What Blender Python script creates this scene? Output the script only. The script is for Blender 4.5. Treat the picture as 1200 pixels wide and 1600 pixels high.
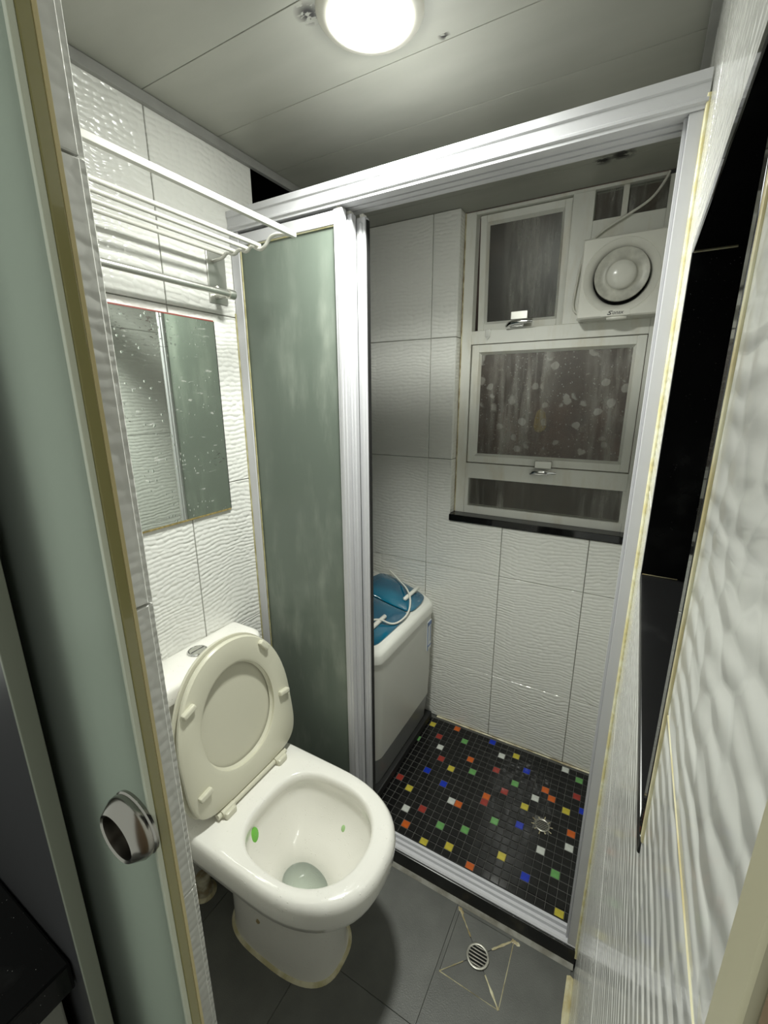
import bpy, bmesh, math, random
from mathutils import Vector, Matrix
random.seed(7)
for o in list(bpy.data.objects): bpy.data.objects.remove(o)
SC = bpy.context.scene
COL = SC.collection
PI = math.pi

# ------------------------------------------------------------ camera, world, exposure
FPX, YAW, PIT, ROL = 676.37, 0.5147, 0.2582, -0.0034
CAM = Vector((0.9719, -0.9071, 1.4))
def make_camera():
    cy, sy, cp, sp = math.cos(YAW), math.sin(YAW), math.cos(PIT), math.sin(PIT)
    f = Vector((-sy*cp, cy*cp, -sp)); r = Vector((cy, sy, 0)); u = r.cross(f)
    cr, sr = math.cos(ROL), math.sin(ROL)
    r2 = cr*r + sr*u; u2 = -sr*r + cr*u
    cam = bpy.data.cameras.new('camera'); ob = bpy.data.objects.new('camera', cam); COL.objects.link(ob)
    cam.sensor_fit = 'HORIZONTAL'; cam.sensor_width = 36; cam.lens = FPX*36/1200
    cam.clip_start = 0.005; cam.clip_end = 50
    m = Matrix((r2, u2, -f)).transposed().to_4x4(); m.translation = CAM
    ob.matrix_world = m
    SC.camera = ob
make_camera()
world = bpy.data.worlds.new('world'); SC.world = world; world.use_nodes = True
world.node_tree.nodes['Background'].inputs['Color'].default_value = (0.95, 1.0, 0.9, 1)
world.node_tree.nodes['Background'].inputs['Strength'].default_value = 0.20
SC.view_settings.view_transform = 'Standard'; SC.view_settings.look = 'None'
SC.view_settings.gamma = 1.0; SC.view_settings.use_curve_mapping = False
SC.view_settings.exposure = 1.6
LAMP_STRENGTH = 37.0   # glow of the lamp's diffuser in every direction
LAMP_BEAM, LAMP_SPREAD = 3.0, 142   # its LED beam straight down (watts, degrees)
try:
    SC.cycles.use_denoising = True
    SC.cycles.max_bounces = 14; SC.cycles.diffuse_bounces = 8; SC.cycles.glossy_bounces = 6
    SC.cycles.transmission_bounces = 8; SC.cycles.transparent_max_bounces = 12
    SC.cycles.caustics_reflective = False; SC.cycles.caustics_refractive = False
    SC.cycles.sample_clamp_indirect = 6.0
except Exception: pass

# ------------------------------------------------------------ dimensions (metres)
W, D, HC = 1.0126, 0.664, 2.013      # room width, back wall, ceiling
TR = [0.0, 0.29, 0.73, 1.17, 1.61, HC]  # tile courses

# ------------------------------------------------------------ node helpers
class N:
    def __init__(s, name):
        s.m = bpy.data.materials.new(name); s.m.use_nodes = True
        s.t = s.m.node_tree; s.t.nodes.clear()
        s.out = s.t.nodes.new('ShaderNodeOutputMaterial')
    def n(s, typ, ins=None, **kw):
        nd = s.t.nodes.new('ShaderNode'+typ)
        for k, v in kw.items(): setattr(nd, k, v)
        for k, v in (ins or {}).items():
            if hasattr(v, 'is_linked') or isinstance(v, bpy.types.NodeSocket): s.t.links.new(v, nd.inputs[k])
            else:
                if isinstance(v, (tuple, list)) and len(v) == 3 and nd.inputs[k].type == 'RGBA': v = (*v, 1)
                nd.inputs[k].default_value = v
        return nd
    def math(s, op, a, b=0.0, c=0.0): return s.n('Math', {0: a, 1: b, 2: c}, operation=op).outputs[0]
    def mixc(s, f, a, b): return s.n('Mix', {0: f, 6: a, 7: b}, data_type='RGBA').outputs[2]
    def ramp(s, v, lo, hi): return s.n('MapRange', {0: v, 1: lo, 2: hi, 3: 0.0, 4: 1.0}, clamp=True).outputs[0]
    def obj(s): return s.n('TexCoord').outputs['Object']
    def pos(s): return s.n('NewGeometry').outputs['Position']
    def noise(s, vec, scale, detail=2.0, rough=0.5, **kw): return s.n('TexNoise', {'Vector': vec, 'Scale': scale, 'Detail': detail, 'Roughness': rough}, **kw).outputs['Fac']
    def scale(s, vec, sx, sy, sz): return s.n('VectorMath', {0: vec, 1: (sx, sy, sz)}, operation='MULTIPLY').outputs[0]
    def bump(s, h, dist, strength=1.0): return s.n('Bump', {'Height': h, 'Distance': dist, 'Strength': strength}).outputs['Normal']
    def bsdf(s, **ins):
        return s.n('BsdfPrincipled', {k.replace('_', ' '): v for k, v in ins.items()})
    def done(s, sh):
        s.t.links.new(sh.outputs[0] if hasattr(sh, 'outputs') else sh, s.out.inputs['Surface']); return s.m

def simple(name, col, rough=0.5, metal=0.0, coat=0.0, var=0.0, vscale=20, bumpd=0.0, bscale=200, spec=0.5):
    k = N(name); c = (*col, 1)
    v = k.obj()
    if var: c = k.mixc(k.ramp(k.noise(v, vscale, 4), 0.35, 0.7), (*[x*(1-var) for x in col], 1), (*col, 1))
    ins = dict(Base_Color=c, Roughness=rough, Metallic=metal, Coat_Weight=coat, Specular_IOR_Level=spec)
    if bumpd: ins['Normal'] = k.bump(k.noise(v, bscale, 3), bumpd)
    return k.done(k.bsdf(**ins))

def relief_tile(name, col, amp, su=44.0, sv=66.0, rough=0.16, rnd=0.65, rowamt=0.09, warp=0.07):
    """glazed white tile with a moulded lizard-skin relief running in wavy rows"""
    k = N(name); v = k.obj()
    info = k.n('ObjectInfo').outputs['Random']
    sep = k.n('SeparateXYZ', {0: v})
    u = k.math('ADD', sep.outputs[0], sep.outputs[1]); z = sep.outputs[2]
    uv = k.n('CombineXYZ', {0: u, 1: k.math('MULTIPLY', info, 0.7), 2: z}).outputs[0]
    n1 = k.math('SUBTRACT', k.noise(uv, 4.0, 1.0), 0.5)
    n2 = k.math('SUBTRACT', k.noise(uv, 17.0, 1.0), 0.5)
    z2 = k.math('ADD', z, k.math('ADD', k.math('MULTIPLY', n1, warp), k.math('MULTIPLY', n2, 0.016)))
    vec = k.n('CombineXYZ', {0: k.math('MULTIPLY', u, su), 1: k.math('MULTIPLY', z2, sv), 2: 0.0}).outputs[0]
    vo = k.n('TexVoronoi', {'Vector': vec, 'Scale': 1.0, 'Randomness': rnd, 'Smoothness': 0.35}, feature='SMOOTH_F1', voronoi_dimensions='2D').outputs['Distance']
    row = k.math('SINE', k.math('MULTIPLY', z2, sv*6.2832))
    h = k.math('ADD', k.math('MULTIPLY', k.math('SUBTRACT', 1.0, k.math('POWER', vo, 2.0)), 0.95), k.math('MULTIPLY', row, rowamt))
    a = k.math('ADD', 0.55, k.math('MULTIPLY', k.noise(uv, 5.5, 0.0), 0.9))
    h = k.math('MULTIPLY', h, a)
    return k.done(k.bsdf(Base_Color=(*col, 1), Roughness=rough, Coat_Weight=0.3, Coat_Roughness=0.06, Normal=k.bump(h, amp)))

def frosted(name, col, haze, density=0.75, through=0.42):
    k = N(name); p = k.pos()
    st = k.noise(k.scale(p, 9, 9, 2.2), 1.6, 5, 0.6)
    big = k.noise(k.scale(p, 1, 1, 0.8), 5.0, 3, 0.6)
    f = k.math('MULTIPLY', k.ramp(st, 0.45, 0.72), k.ramp(big, 0.42, 0.6))
    c = k.mixc(k.math('MULTIPLY', f, haze), (*col, 1), (0.62, 0.68, 0.60, 1))
    pr = k.bsdf(Base_Color=c, Roughness=0.3, Coat_Weight=0.25, Coat_Roughness=0.12)
    tr = k.n('BsdfTranslucent', {'Color': c})
    see = k.n('BsdfRefraction', {'Color': (*[min(1, x*2.2) for x in col], 1), 'Roughness': 0.45, 'IOR': 1.05})
    m1 = k.n('MixShader', {0: through, 1: pr.outputs[0], 2: tr.outputs[0]})
    m2 = k.n('MixShader', {0: density, 1: see.outputs[0], 2: m1.outputs[0]})
    return k.done(m2)

def window_glass(name, tint, spots, streak, haze):
    """old wet obscure pane: see-through dark glass with lime streaks and dried drops"""
    k = N(name); p = k.pos()
    s1 = k.noise(k.scale(p, 26, 26, 3.0), 1.0, 6, 0.65)
    zone = k.noise(k.scale(p, 5, 5, 0.3), 1.3, 1)
    s = k.math('MULTIPLY', k.math('MULTIPLY', k.ramp(s1, 0.44, 0.70), k.ramp(zone, 0.42, 0.56)), streak)
    warp = k.n('VectorMath', {0: p, 1: k.n('VectorMath', {0: k.n('TexNoise', {'Vector': p, 'Scale': 30.0}).outputs['Color'], 1: (0.02, 0.02, 0.02)}, operation='MULTIPLY').outputs[0]}, operation='ADD').outputs[0]
    v1 = k.n('TexVoronoi', {'Vector': warp, 'Scale': 22.0, 'Randomness': 1.0}).outputs['Distance']
    v2 = k.n('TexVoronoi', {'Vector': warp, 'Scale': 70.0, 'Randomness': 1.0}).outputs['Distance']
    keep = k.ramp(k.noise(p, 16.0, 1), 0.42, 0.5)
    d = k.math('MAXIMUM', k.math('MULTIPLY', k.ramp(v1, 0.33, 0.27), keep), k.ramp(v2, 0.2, 0.13))
    f = k.math('MINIMUM', 1.0, k.math('ADD', k.math('ADD', s, k.math('MULTIPLY', d, spots)), haze))
    mottled = k.mixc(k.ramp(k.noise(k.scale(p, 1, 1, 0.7), 14.0, 3), 0.35, 0.65), (0.50, 0.50, 0.46, 1), (0.36, 0.35, 0.31, 1))
    dirt = k.bsdf(Base_Color=mottled, Roughness=0.5)
    gl = k.n('BsdfGlossy', {'Color': (1, 1, 1, 1), 'Roughness': 0.38})
    tp = k.n('BsdfTransparent', {'Color': (*tint, 1)})
    fr = k.n('Fresnel', {'IOR': 1.45}).outputs[0]
    clean = k.n('MixShader', {0: fr, 1: tp.outputs[0], 2: gl.outputs[0]})
    return k.done(k.n('MixShader', {0: f, 1: clean.outputs[0], 2: dirt.outputs[0]}))

def granite(name, base=0.006, fleck=0.35, rough=0.06, spec=0.5):
    k = N(name); p = k.obj()
    v = k.n('TexVoronoi', {'Vector': p, 'Scale': 260.0}).outputs['Distance']
    f = k.math('MULTIPLY', k.ramp(v, 0.10, 0.04), k.ramp(k.noise(p, 60, 2), 0.5, 0.62))
    c = k.mixc(k.math('MULTIPLY', f, fleck), (base, base, base*1.05, 1), (0.6, 0.6, 0.58, 1))
    c = k.mixc(k.math('MULTIPLY', k.ramp(k.noise(p, 9, 5, 0.6), 0.56, 0.75), 0.03), c, (0.7, 0.7, 0.7, 1))
    return k.done(k.bsdf(Base_Color=c, Roughness=rough, Specular_IOR_Level=spec))

def floor_tile_mat():
    k = N('grey_floor_tile'); p = k.obj()
    c = k.mixc(k.ramp(k.noise(p, 11, 5), 0.3, 0.7), (0.085, 0.087, 0.080, 1), (0.12, 0.122, 0.112, 1))
    sp = k.ramp(k.n('TexVoronoi', {'Vector': k.pos(), 'Scale': 75.0}).outputs['Distance'], 0.06, 0.03)
    c = k.mixc(k.math('MULTIPLY', sp, 0.35), c, (0.35, 0.35, 0.32, 1))
    return k.done(k.bsdf(Base_Color=c, Roughness=0.42, Normal=k.bump(k.noise(p, 350, 2), 0.0004)))

def sealant_mat(name, clean, dirty, lo=0.4, hi=0.6):
    k = N(name); p = k.pos()
    f = k.ramp(k.noise(p, 28, 4), lo, hi)
    return k.done(k.bsdf(Base_Color=k.mixc(f, (*clean, 1), (*dirty, 1)), Roughness=0.4, Normal=k.bump(k.noise(p, 90, 2), 0.0015)))

def spot_mask(k, p, pts):
    m = None
    for (c, r) in pts:
        d = k.n('VectorMath', {0: p, 1: c}, operation='DISTANCE').outputs[1]
        q = k.ramp(d, r, r*0.3)
        m = q if m is None else k.math('MAXIMUM', m, q)
    return m
def ceiling_mat():
    k = N('ceiling_paint'); p = k.pos()
    c = k.mixc(k.ramp(k.noise(k.scale(p, 2, 6, 1), 2.0, 4), 0.35, 0.7), (0.32, 0.323, 0.282, 1), (0.365, 0.367, 0.324, 1))
    m = spot_mask(k, p, [((0.422, -0.183, HC), 0.026), ((0.60, -0.03, HC), 0.012), ((0.862, 0.56, HC), 0.04), ((0.815, 0.57, HC), 0.03)])
    m = k.math('MULTIPLY', m, k.ramp(k.noise(k.scale(p, 1, 2.2, 1), 42, 3, 0.6), 0.48, 0.53))
    c = k.mixc(m, c, (0.008, 0.007, 0.006, 1))
    return k.done(k.bsdf(Base_Color=c, Roughness=0.4, Coat_Weight=0.08, Coat_Roughness=0.3))
def frame_mat():
    k = N('window_frame_paint'); p = k.pos()
    f = k.math('MULTIPLY', k.ramp(k.noise(k.scale(p, 9, 9, 2.5), 1.6, 5, 0.6), 0.52, 0.75), 0.55)
    c = k.mixc(f, (0.70, 0.70, 0.65, 1), (0.52, 0.46, 0.33, 1))
    return k.done(k.bsdf(Base_Color=c, Roughness=0.38))
def alu_mat():
    k = N('white_aluminium'); p = k.pos()
    c = k.mixc(k.ramp(k.noise(k.scale(p, 2, 2, 1), 6, 3), 0.3, 0.8), (0.54, 0.54, 0.565, 1), (0.51, 0.51, 0.535, 1))
    return k.done(k.bsdf(Base_Color=c, Roughness=0.32, Coat_Weight=0.15))
def brushed(name, col, rough=0.25):
    k = N(name); p = k.obj()
    r = k.math('ADD', rough, k.math('MULTIPLY', k.noise(k.scale(p, 30, 30, 400), 1.0, 3), 0.12))
    return k.done(k.bsdf(Base_Color=(*col, 1), Metallic=1.0, Roughness=r))
def mirror_mat():
    k = N('mirror_silver'); p = k.pos()
    vd = k.n('TexVoronoi', {'Vector': k.scale(p, 1, 1, 0.8), 'Scale': 85.0}).outputs['Distance']
    msk = k.ramp(k.noise(p, 14, 2), 0.46, 0.56)
    drop = k.math('MULTIPLY', k.ramp(vd, 0.22, 0.08), msk)
    g = k.n('BsdfGlossy', {'Color': (0.80, 0.86, 0.80, 1), 'Roughness': 0.015, 'Normal': k.bump(drop, 0.0007, 0.6)})
    d = k.bsdf(Base_Color=(0.55, 0.56, 0.52, 1), Roughness=0.6)
    stain = k.math('MULTIPLY', k.ramp(k.noise(k.scale(p, 30, 30, 110), 1.0, 4), 0.64, 0.72), 0.35)
    m1 = k.n('MixShader', {0: k.math('ADD', 0.06, stain), 1: g.outputs[0], 2: d.outputs[0]})
    rust = k.bsdf(Base_Color=(0.05, 0.045, 0.035, 1), Roughness=0.7)
    rm = k.math('MULTIPLY', spot_mask(k, p, [((0, -0.345, 1.555), 0.05), ((0, -0.245, 1.555), 0.06), ((0, -0.33, 1.35), 0.02), ((0, -0.105, 1.24), 0.025)]),
                k.ramp(k.noise(k.scale(p, 1, 60, 170), 1.0, 4), 0.60, 0.64))
    return k.done(k.n('MixShader', {0: rm, 1: m1.outputs[0], 2: rust.outputs[0]}))
def porcelain(name, col):
    k = N(name); p = k.pos()
    vd = k.n('TexVoronoi', {'Vector': p, 'Scale': 140.0}).outputs['Distance']
    h = k.math('MULTIPLY', k.ramp(vd, 0.24, 0.10), k.ramp(k.noise(p, 25, 1), 0.5, 0.6))
    return k.done(k.bsdf(Base_Color=(*col, 1), Roughness=0.12, Coat_Weight=0.4, Coat_Roughness=0.04, Normal=k.bump(h, 0.0005)))
def emit_mat():
    k = N('lamp_diffuser'); e = k.n('Emission', {'Color': (0.975, 1.0, 0.925, 1), 'Strength': LAMP_STRENGTH})
    return k.done(e)
def clear_plastic():
    k = N('blue_plastic'); p = k.obj()
    c = k.mixc(k.ramp(k.noise(p, 6, 2), 0.4, 0.65), (0.0015, 0.075, 0.14, 1), (0.002, 0.14, 0.235, 1))
    return k.done(k.bsdf(Base_Color=c, Roughness=0.12, Coat_Weight=0.6, Coat_Roughness=0.05))
def water_mat():
    k = N('water'); g = k.n('BsdfGlossy', {'Color': (1, 1, 1, 1), 'Roughness': 0.02})
    t = k.n('BsdfTransparent', {'Color': (0.82, 0.88, 0.85, 1)})
    return k.done(k.n('MixShader', {0: k.n('Fresnel', {'IOR': 1.33}).outputs[0], 1: t.outputs[0], 2: g.outputs[0]}))

M = dict(
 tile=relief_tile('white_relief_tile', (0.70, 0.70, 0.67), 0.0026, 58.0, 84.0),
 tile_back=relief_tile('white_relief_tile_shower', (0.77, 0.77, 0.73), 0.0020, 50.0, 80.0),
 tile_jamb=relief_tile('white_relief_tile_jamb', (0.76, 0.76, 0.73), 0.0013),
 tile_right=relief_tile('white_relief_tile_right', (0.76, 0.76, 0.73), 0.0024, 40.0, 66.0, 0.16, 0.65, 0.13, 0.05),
 grout=simple('grey_grout', (0.30, 0.30, 0.27), 0.8),
 cream_grout=sealant_mat('cream_grout', (0.72, 0.68, 0.48), (0.55, 0.47, 0.25)),
 ceil=ceiling_mat(), ceil_gap=simple('ceiling_gap', (0.12, 0.12, 0.10), 0.9),
 trim=simple('grey_ceiling_trim', (0.28, 0.28, 0.265), 0.5, var=0.15),
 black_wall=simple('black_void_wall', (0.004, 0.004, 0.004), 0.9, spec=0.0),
 floor_tile=floor_tile_mat(), floor_grout=simple('dark_floor_grout', (0.095, 0.095, 0.087), 0.8),
 mos_grout=simple('mosaic_grout', (0.10, 0.10, 0.092), 0.75, var=0.4, vscale=15),
 granite=granite('black_granite'), granite_plain=granite('black_granite_plain', 0.005, 0.15, 0.05),
 granite_top=granite('black_granite_worktop', 0.005, 0.9, 0.12, 0.15), granite_kerb=granite('black_granite_kerb', 0.006, 0.15, 0.32), alu=alu_mat(), glass=frosted('frosted_green_glass', (0.29, 0.345, 0.295), 0.8, 0.88),
 glass_door=frosted('frosted_door_glass', (0.43, 0.47, 0.43), 0.0, 0.97, 0.85),
 olive=simple('olive_glass_edge', (0.26, 0.24, 0.10), 0.18, coat=0.5), edge_cream=simple('edge_cream', (0.55, 0.47, 0.25), 0.3),
 edge_pale=simple('edge_pale', (0.55, 0.58, 0.48), 0.25),
 frame=frame_mat(), pane_dark=window_glass('stained_dark_pane', (0.6, 0.62, 0.58), 0.0, 0.55, 0.025),
 pane_spot=window_glass('spotted_pane', (0.85, 0.80, 0.76), 0.34, 0.50, 0.07),
 pane_low=window_glass('low_pane', (0.7, 0.7, 0.65), 0.0, 0.42, 0.07),
 outside=simple('outside_wall', (0.12, 0.082, 0.07), 0.9, var=0.6, vscale=7),
 chrome=simple('chrome', (0.75, 0.75, 0.75), 0.09, 1.0), steel=simple('brushed_steel', (0.36, 0.345, 0.32), 0.2, 1.0),
 dull_steel=simple('dull_steel', (0.42, 0.41, 0.36), 0.42, 0.8, var=0.4, vscale=60),
 white_metal=simple('white_coated_metal', (0.58, 0.575, 0.525), 0.3, 0.0, 0.3),
 sat_alu=brushed('satin_aluminium', (0.62, 0.62, 0.58), 0.3),
 porcelain=porcelain('white_porcelain', (0.80, 0.785, 0.74)), basin=porcelain('basin_porcelain', (0.78, 0.755, 0.68)),
 seat=simple('cream_seat_plastic', (0.60, 0.585, 0.475), 0.25, coat=0.2), seat_in=simple('cream_lid_plastic', (0.56, 0.545, 0.445), 0.35),
 seal_y=sealant_mat('yellowed_sealant', (0.84, 0.81, 0.58), (0.72, 0.64, 0.33)),
 seal_c=sealant_mat('cream_sealant', (0.60, 0.56, 0.38), (0.30, 0.24, 0.12)),
 seal_o=sealant_mat('olive_sealant', (0.46, 0.43, 0.25), (0.30, 0.27, 0.12)), cement=sealant_mat('cement_fillet', (0.27, 0.265, 0.235), (0.17, 0.16, 0.13)),
 seal_b=sealant_mat('base_sealant', (0.60, 0.56, 0.40), (0.45, 0.40, 0.22)),
 gel=simple('green_gel', (0.16, 0.50, 0.06), 0.15), gel2=simple('faded_green_gel', (0.35, 0.55, 0.25), 0.2), water=water_mat(), drainhole=simple('dark_hole', (0.008, 0.008, 0.007), 0.9),
 lamp=emit_mat(), lamp_ring=simple('lamp_ring_paint', (0.50, 0.49, 0.43), 0.35),
 plastic=simple('white_plastic', (0.76, 0.75, 0.69), 0.22, coat=0.3), plastic_dirty=simple('dusty_white_plastic', (0.66, 0.65, 0.58), 0.35, var=0.35, vscale=30),
 wash=simple('washer_body_plastic', (0.55, 0.55, 0.51), 0.28, coat=0.1), wash_top=simple('washer_top_plastic', (0.72, 0.72, 0.67), 0.2, coat=0.3),
 wash_base=simple('washer_base_plastic', (0.20, 0.205, 0.205), 0.35), black=simple('black_rubber_and_blocks', (0.01, 0.01, 0.01), 0.6),
 blue=clear_plastic(), cable=simple('white_cable', (0.70, 0.69, 0.62), 0.35), ink=simple('dark_ink', (0.04, 0.04, 0.045), 0.5),
 ink_grey=simple('grey_ink', (0.35, 0.35, 0.36), 0.5), lab_white=simple('label_white', (0.66, 0.68, 0.70), 0.4), lab_blue=simple('label_blue', (0.12, 0.20, 0.42), 0.4),
 mirror=mirror_mat(), rust=simple('red_brown_edge', (0.20, 0.045, 0.035), 0.5), gold=simple('gold_dirt_edge', (0.35, 0.27, 0.10), 0.5, var=0.6, vscale=120),
 cream_paint=simple('cream_paint', (0.50, 0.47, 0.33), 0.4, var=0.08, vscale=10), brown=simple('brown_wood', (0.17, 0.11, 0.06), 0.5),
 grey_panel=simple('dark_grey_laminate', (0.055, 0.055, 0.06), 0.35), panel_edge=simple('grey_panel_edge', (0.26, 0.28, 0.23), 0.4),
 cab=simple('grey_cabinet_laminate', (0.20, 0.205, 0.18), 0.45), dark_box=simple('dark_grey_box', (0.03, 0.032, 0.035), 0.3),
 pipe=sealant_mat('pipe_white', (0.55, 0.52, 0.40), (0.25, 0.2, 0.12)),
)
for nm, c in dict(black=(0.007, 0.007, 0.007), r=(0.30, 0.035, 0.025), o=(0.55, 0.11, 0.015), y=(0.52, 0.44, 0.05), g=(0.13, 0.34, 0.10), b=(0.006, 0.03, 0.42), w=(0.58, 0.60, 0.56)).items():
    M['mos_'+nm] = simple('mosaic_'+nm, c, 0.10, coat=0.05, var=0.2, vscale=60, spec=0.35)

# ------------------------------------------------------------ mesh helpers
WL = {}
def wloc(o): return WL.get(o.name, Vector((0, 0, 0)))
def link(name, me, loc, parent=None):
    o = bpy.data.objects.new(name, me); COL.objects.link(o)
    o.parent = parent; o.location = Vector(loc) - (wloc(parent) if parent else Vector((0, 0, 0)))
    WL[o.name] = Vector(loc); return o
def meta(o, label=None, cat=None, group=None, kind=None):
    if label: o['label'] = label
    if cat: o['category'] = cat
    if group: o['group'] = group
    if kind: o['kind'] = kind
    return o
def thing(name, loc, label, cat, group=None, kind=None): return meta(link(name, None, loc), label, cat, group, kind)

class MB:
    def __init__(s): s.v = []; s.f = []; s.ang = 52
    def add(s, vs, fs):
        b = len(s.v); s.v += [tuple(v) for v in vs]; s.f += [tuple(b+i for i in f) for f in fs]; return s
    def box(s, x0, x1, y0, y1, z0, z1, bev=0.0):
        x0, x1 = sorted((x0, x1)); y0, y1 = sorted((y0, y1)); z0, z1 = sorted((z0, z1))
        if bev <= 0:
            vs = [(x, y, z) for z in (z0, z1) for y in (y0, y1) for x in (x0, x1)]
            return s.add(vs, [(0, 2, 3, 1), (4, 5, 7, 6), (0, 1, 5, 4), (2, 6, 7, 3), (0, 4, 6, 2), (1, 3, 7, 5)])
        s.ang = 20
        b = min(bev, (x1-x0)*.45, (y1-y0)*.45, (z1-z0)*.45)
        bm = bmesh.new(); bmesh.ops.create_cube(bm, size=1)
        for v in bm.verts: v.co = Vector((x0+(v.co.x+.5)*(x1-x0), y0+(v.co.y+.5)*(y1-y0), z0+(v.co.z+.5)*(z1-z0)))
        bmesh.ops.bevel(bm, geom=bm.edges[:], offset=b, segments=2, profile=0.5, affect='EDGES')
        bm.verts.index_update()
        s.add([v.co[:] for v in bm.verts], [[v.index for v in f.verts] for f in bm.faces]); bm.free(); return s
    def loft(s, rings, cap0=False, cap1=False, closed=True):
        n = len(rings[0]); vs = [p for r in rings for p in r]; fs = []
        for i in range(len(rings)-1):
            for j in range(n if closed else n-1):
                k = (j+1) % n
                fs.append((i*n+j, i*n+k, (i+1)*n+k, (i+1)*n+j))
        if cap0: fs.append(tuple(range(n))[::-1])
        if cap1: fs.append(tuple((len(rings)-1)*n+j for j in range(n)))
        return s.add(vs, fs)
    def tube(s, pts, r, n=8, caps=True, smooth=0):
        pts = [Vector(p) for p in pts]
        for _ in range(smooth):
            q = [pts[0]]
            for a, b in zip(pts, pts[1:]): q += [a*.75+b*.25, a*.25+b*.75]
            pts = q+[pts[-1]]
        rings = []; up = None
        for i, p in enumerate(pts):
            t = (pts[min(i+1, len(pts)-1)]-pts[max(i-1, 0)]).normalized()
            if up is None: up = t.orthogonal().normalized()
            up = (up - t*up.dot(t)).normalized(); bi = t.cross(up)
            rr = r if not isinstance(r, (list, tuple)) else (lambda q: r[int(q)]+(r[min(int(q)+1, len(r)-1)]-r[int(q)])*(q-int(q)))(i*(len(r)-1)/(len(pts)-1))
            rings.append([p+rr*(math.cos(2*PI*j/n)*up+math.sin(2*PI*j/n)*bi) for j in range(n)])
        return s.loft(rings, caps, caps)
    def lathe(s, prof, origin, axis=(0, 0, 1), n=32, cap0=False, cap1=False):
        a = Vector(axis).normalized(); u = a.orthogonal().normalized(); w = a.cross(u); o = Vector(origin)
        rings = [[o+a*h+r*(math.cos(2*PI*j/n)*u+math.sin(2*PI*j/n)*w) for j in range(n)] for (r, h) in prof]
        return s.loft(rings, cap0, cap1)
    def build(s, name, mat, parent=None, origin=None, smooth=True, angle=None, **kw):
        me = bpy.data.meshes.new(name)
        vs = [Vector(v) for v in s.v]
        if origin is None:
            lo = Vector([min(v[i] for v in vs) for i in range(3)]); hi = Vector([max(v[i] for v in vs) for i in range(3)]); origin = (lo+hi)/2
        origin = Vector(origin)
        me.from_pydata([tuple(v-origin) for v in vs], [], s.f)
        bm = bmesh.new(); bm.from_mesh(me); bmesh.ops.remove_doubles(bm, verts=bm.verts, dist=1e-6)
        bmesh.ops.recalc_face_normals(bm, faces=bm.faces); bm.to_mesh(me); bm.free()
        me.materials.append(mat)
        if smooth:
            me.shade_smooth(); me.set_sharp_from_angle(angle=math.radians(angle or s.ang))
        o = link(name, me, origin, parent)
        return meta(o, **kw)
def BX(name, mat, parent, x0, x1, y0, y1, z0, z1, bev=0.0, **kw): return MB().box(x0, x1, y0, y1, z0, z1, bev).build(name, mat, parent, **kw)

TCACHE = {}
def tile(name, mat, parent, axis, face, plane, u0, u1, v0, v1, gap=0.0012, th=0.007, bev=0.0012):
    """one tile. axis 'x','y','z' = normal; face +1/-1 = visible side; plane = world coordinate of the visible face"""
    du, dv = u1-u0-gap*2, v1-v0-gap*2
    if du < 0.004 or dv < 0.004: return None
    key = (name, mat.name, axis, face, round(du, 4), round(dv, 4), th)
    me = TCACHE.get(key)
    if me is None:
        a, b = du/2, dv/2; c, d = a-bev, b-bev
        P = [(-a, -b, -th), (a, -b, -th), (a, b, -th), (-a, b, -th), (-a, -b, -bev), (a, -b, -bev), (a, b, -bev), (-a, b, -bev), (-c, -d, 0), (c, -d, 0), (c, d, 0), (-c, d, 0)]
        F = [(8, 9, 10, 11)]+[(i, (i+1) % 4, 4+(i+1) % 4, 4+i) for i in range(4)]+[(4+i, 4+(i+1) % 4, 8+(i+1) % 4, 8+i) for i in range(4)]
        def cv(p):
            u, v, w = p; w *= face
            return {'x': (w, u, v), 'y': (u, w, v), 'z': (u, v, w)}[axis]
        me = bpy.data.meshes.new(name); me.from_pydata([cv(p) for p in P], [], F)
        bm = bmesh.new(); bm.from_mesh(me); bmesh.ops.recalc_face_normals(bm, faces=bm.faces); bm.to_mesh(me); bm.free()
        # recalc on an open shell may flip: force the big face outwards
        n = me.polygons[0].normal; want = {'x': Vector((1, 0, 0)), 'y': Vector((0, 1, 0)), 'z': Vector((0, 0, 1))}[axis]*face
        if n.dot(want) < 0: me.flip_normals()
        me.materials.append(mat); TCACHE[key] = me
    cu, cv_ = (u0+u1)/2, (v0+v1)/2
    loc = {'x': (plane, cu, cv_), 'y': (cu, plane, cv_), 'z': (cu, cv_, plane)}[axis]
    return link(name, me, loc, parent)
def cut(rect, hole):
    u0, u1, v0, v1 = rect; a0, a1, b0, b1 = hole
    if a0 >= u1 or a1 <= u0 or b0 >= v1 or b1 <= v0: return [rect]
    out = []
    if v0 < b0: out.append((u0, u1, v0, b0))
    if v1 > b1: out.append((u0, u1, b1, v1))
    m0, m1 = max(v0, b0), min(v1, b1)
    if u0 < a0: out.append((u0, a0, m0, m1))
    if u1 > a1: out.append((a1, u1, m0, m1))
    return out
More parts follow.
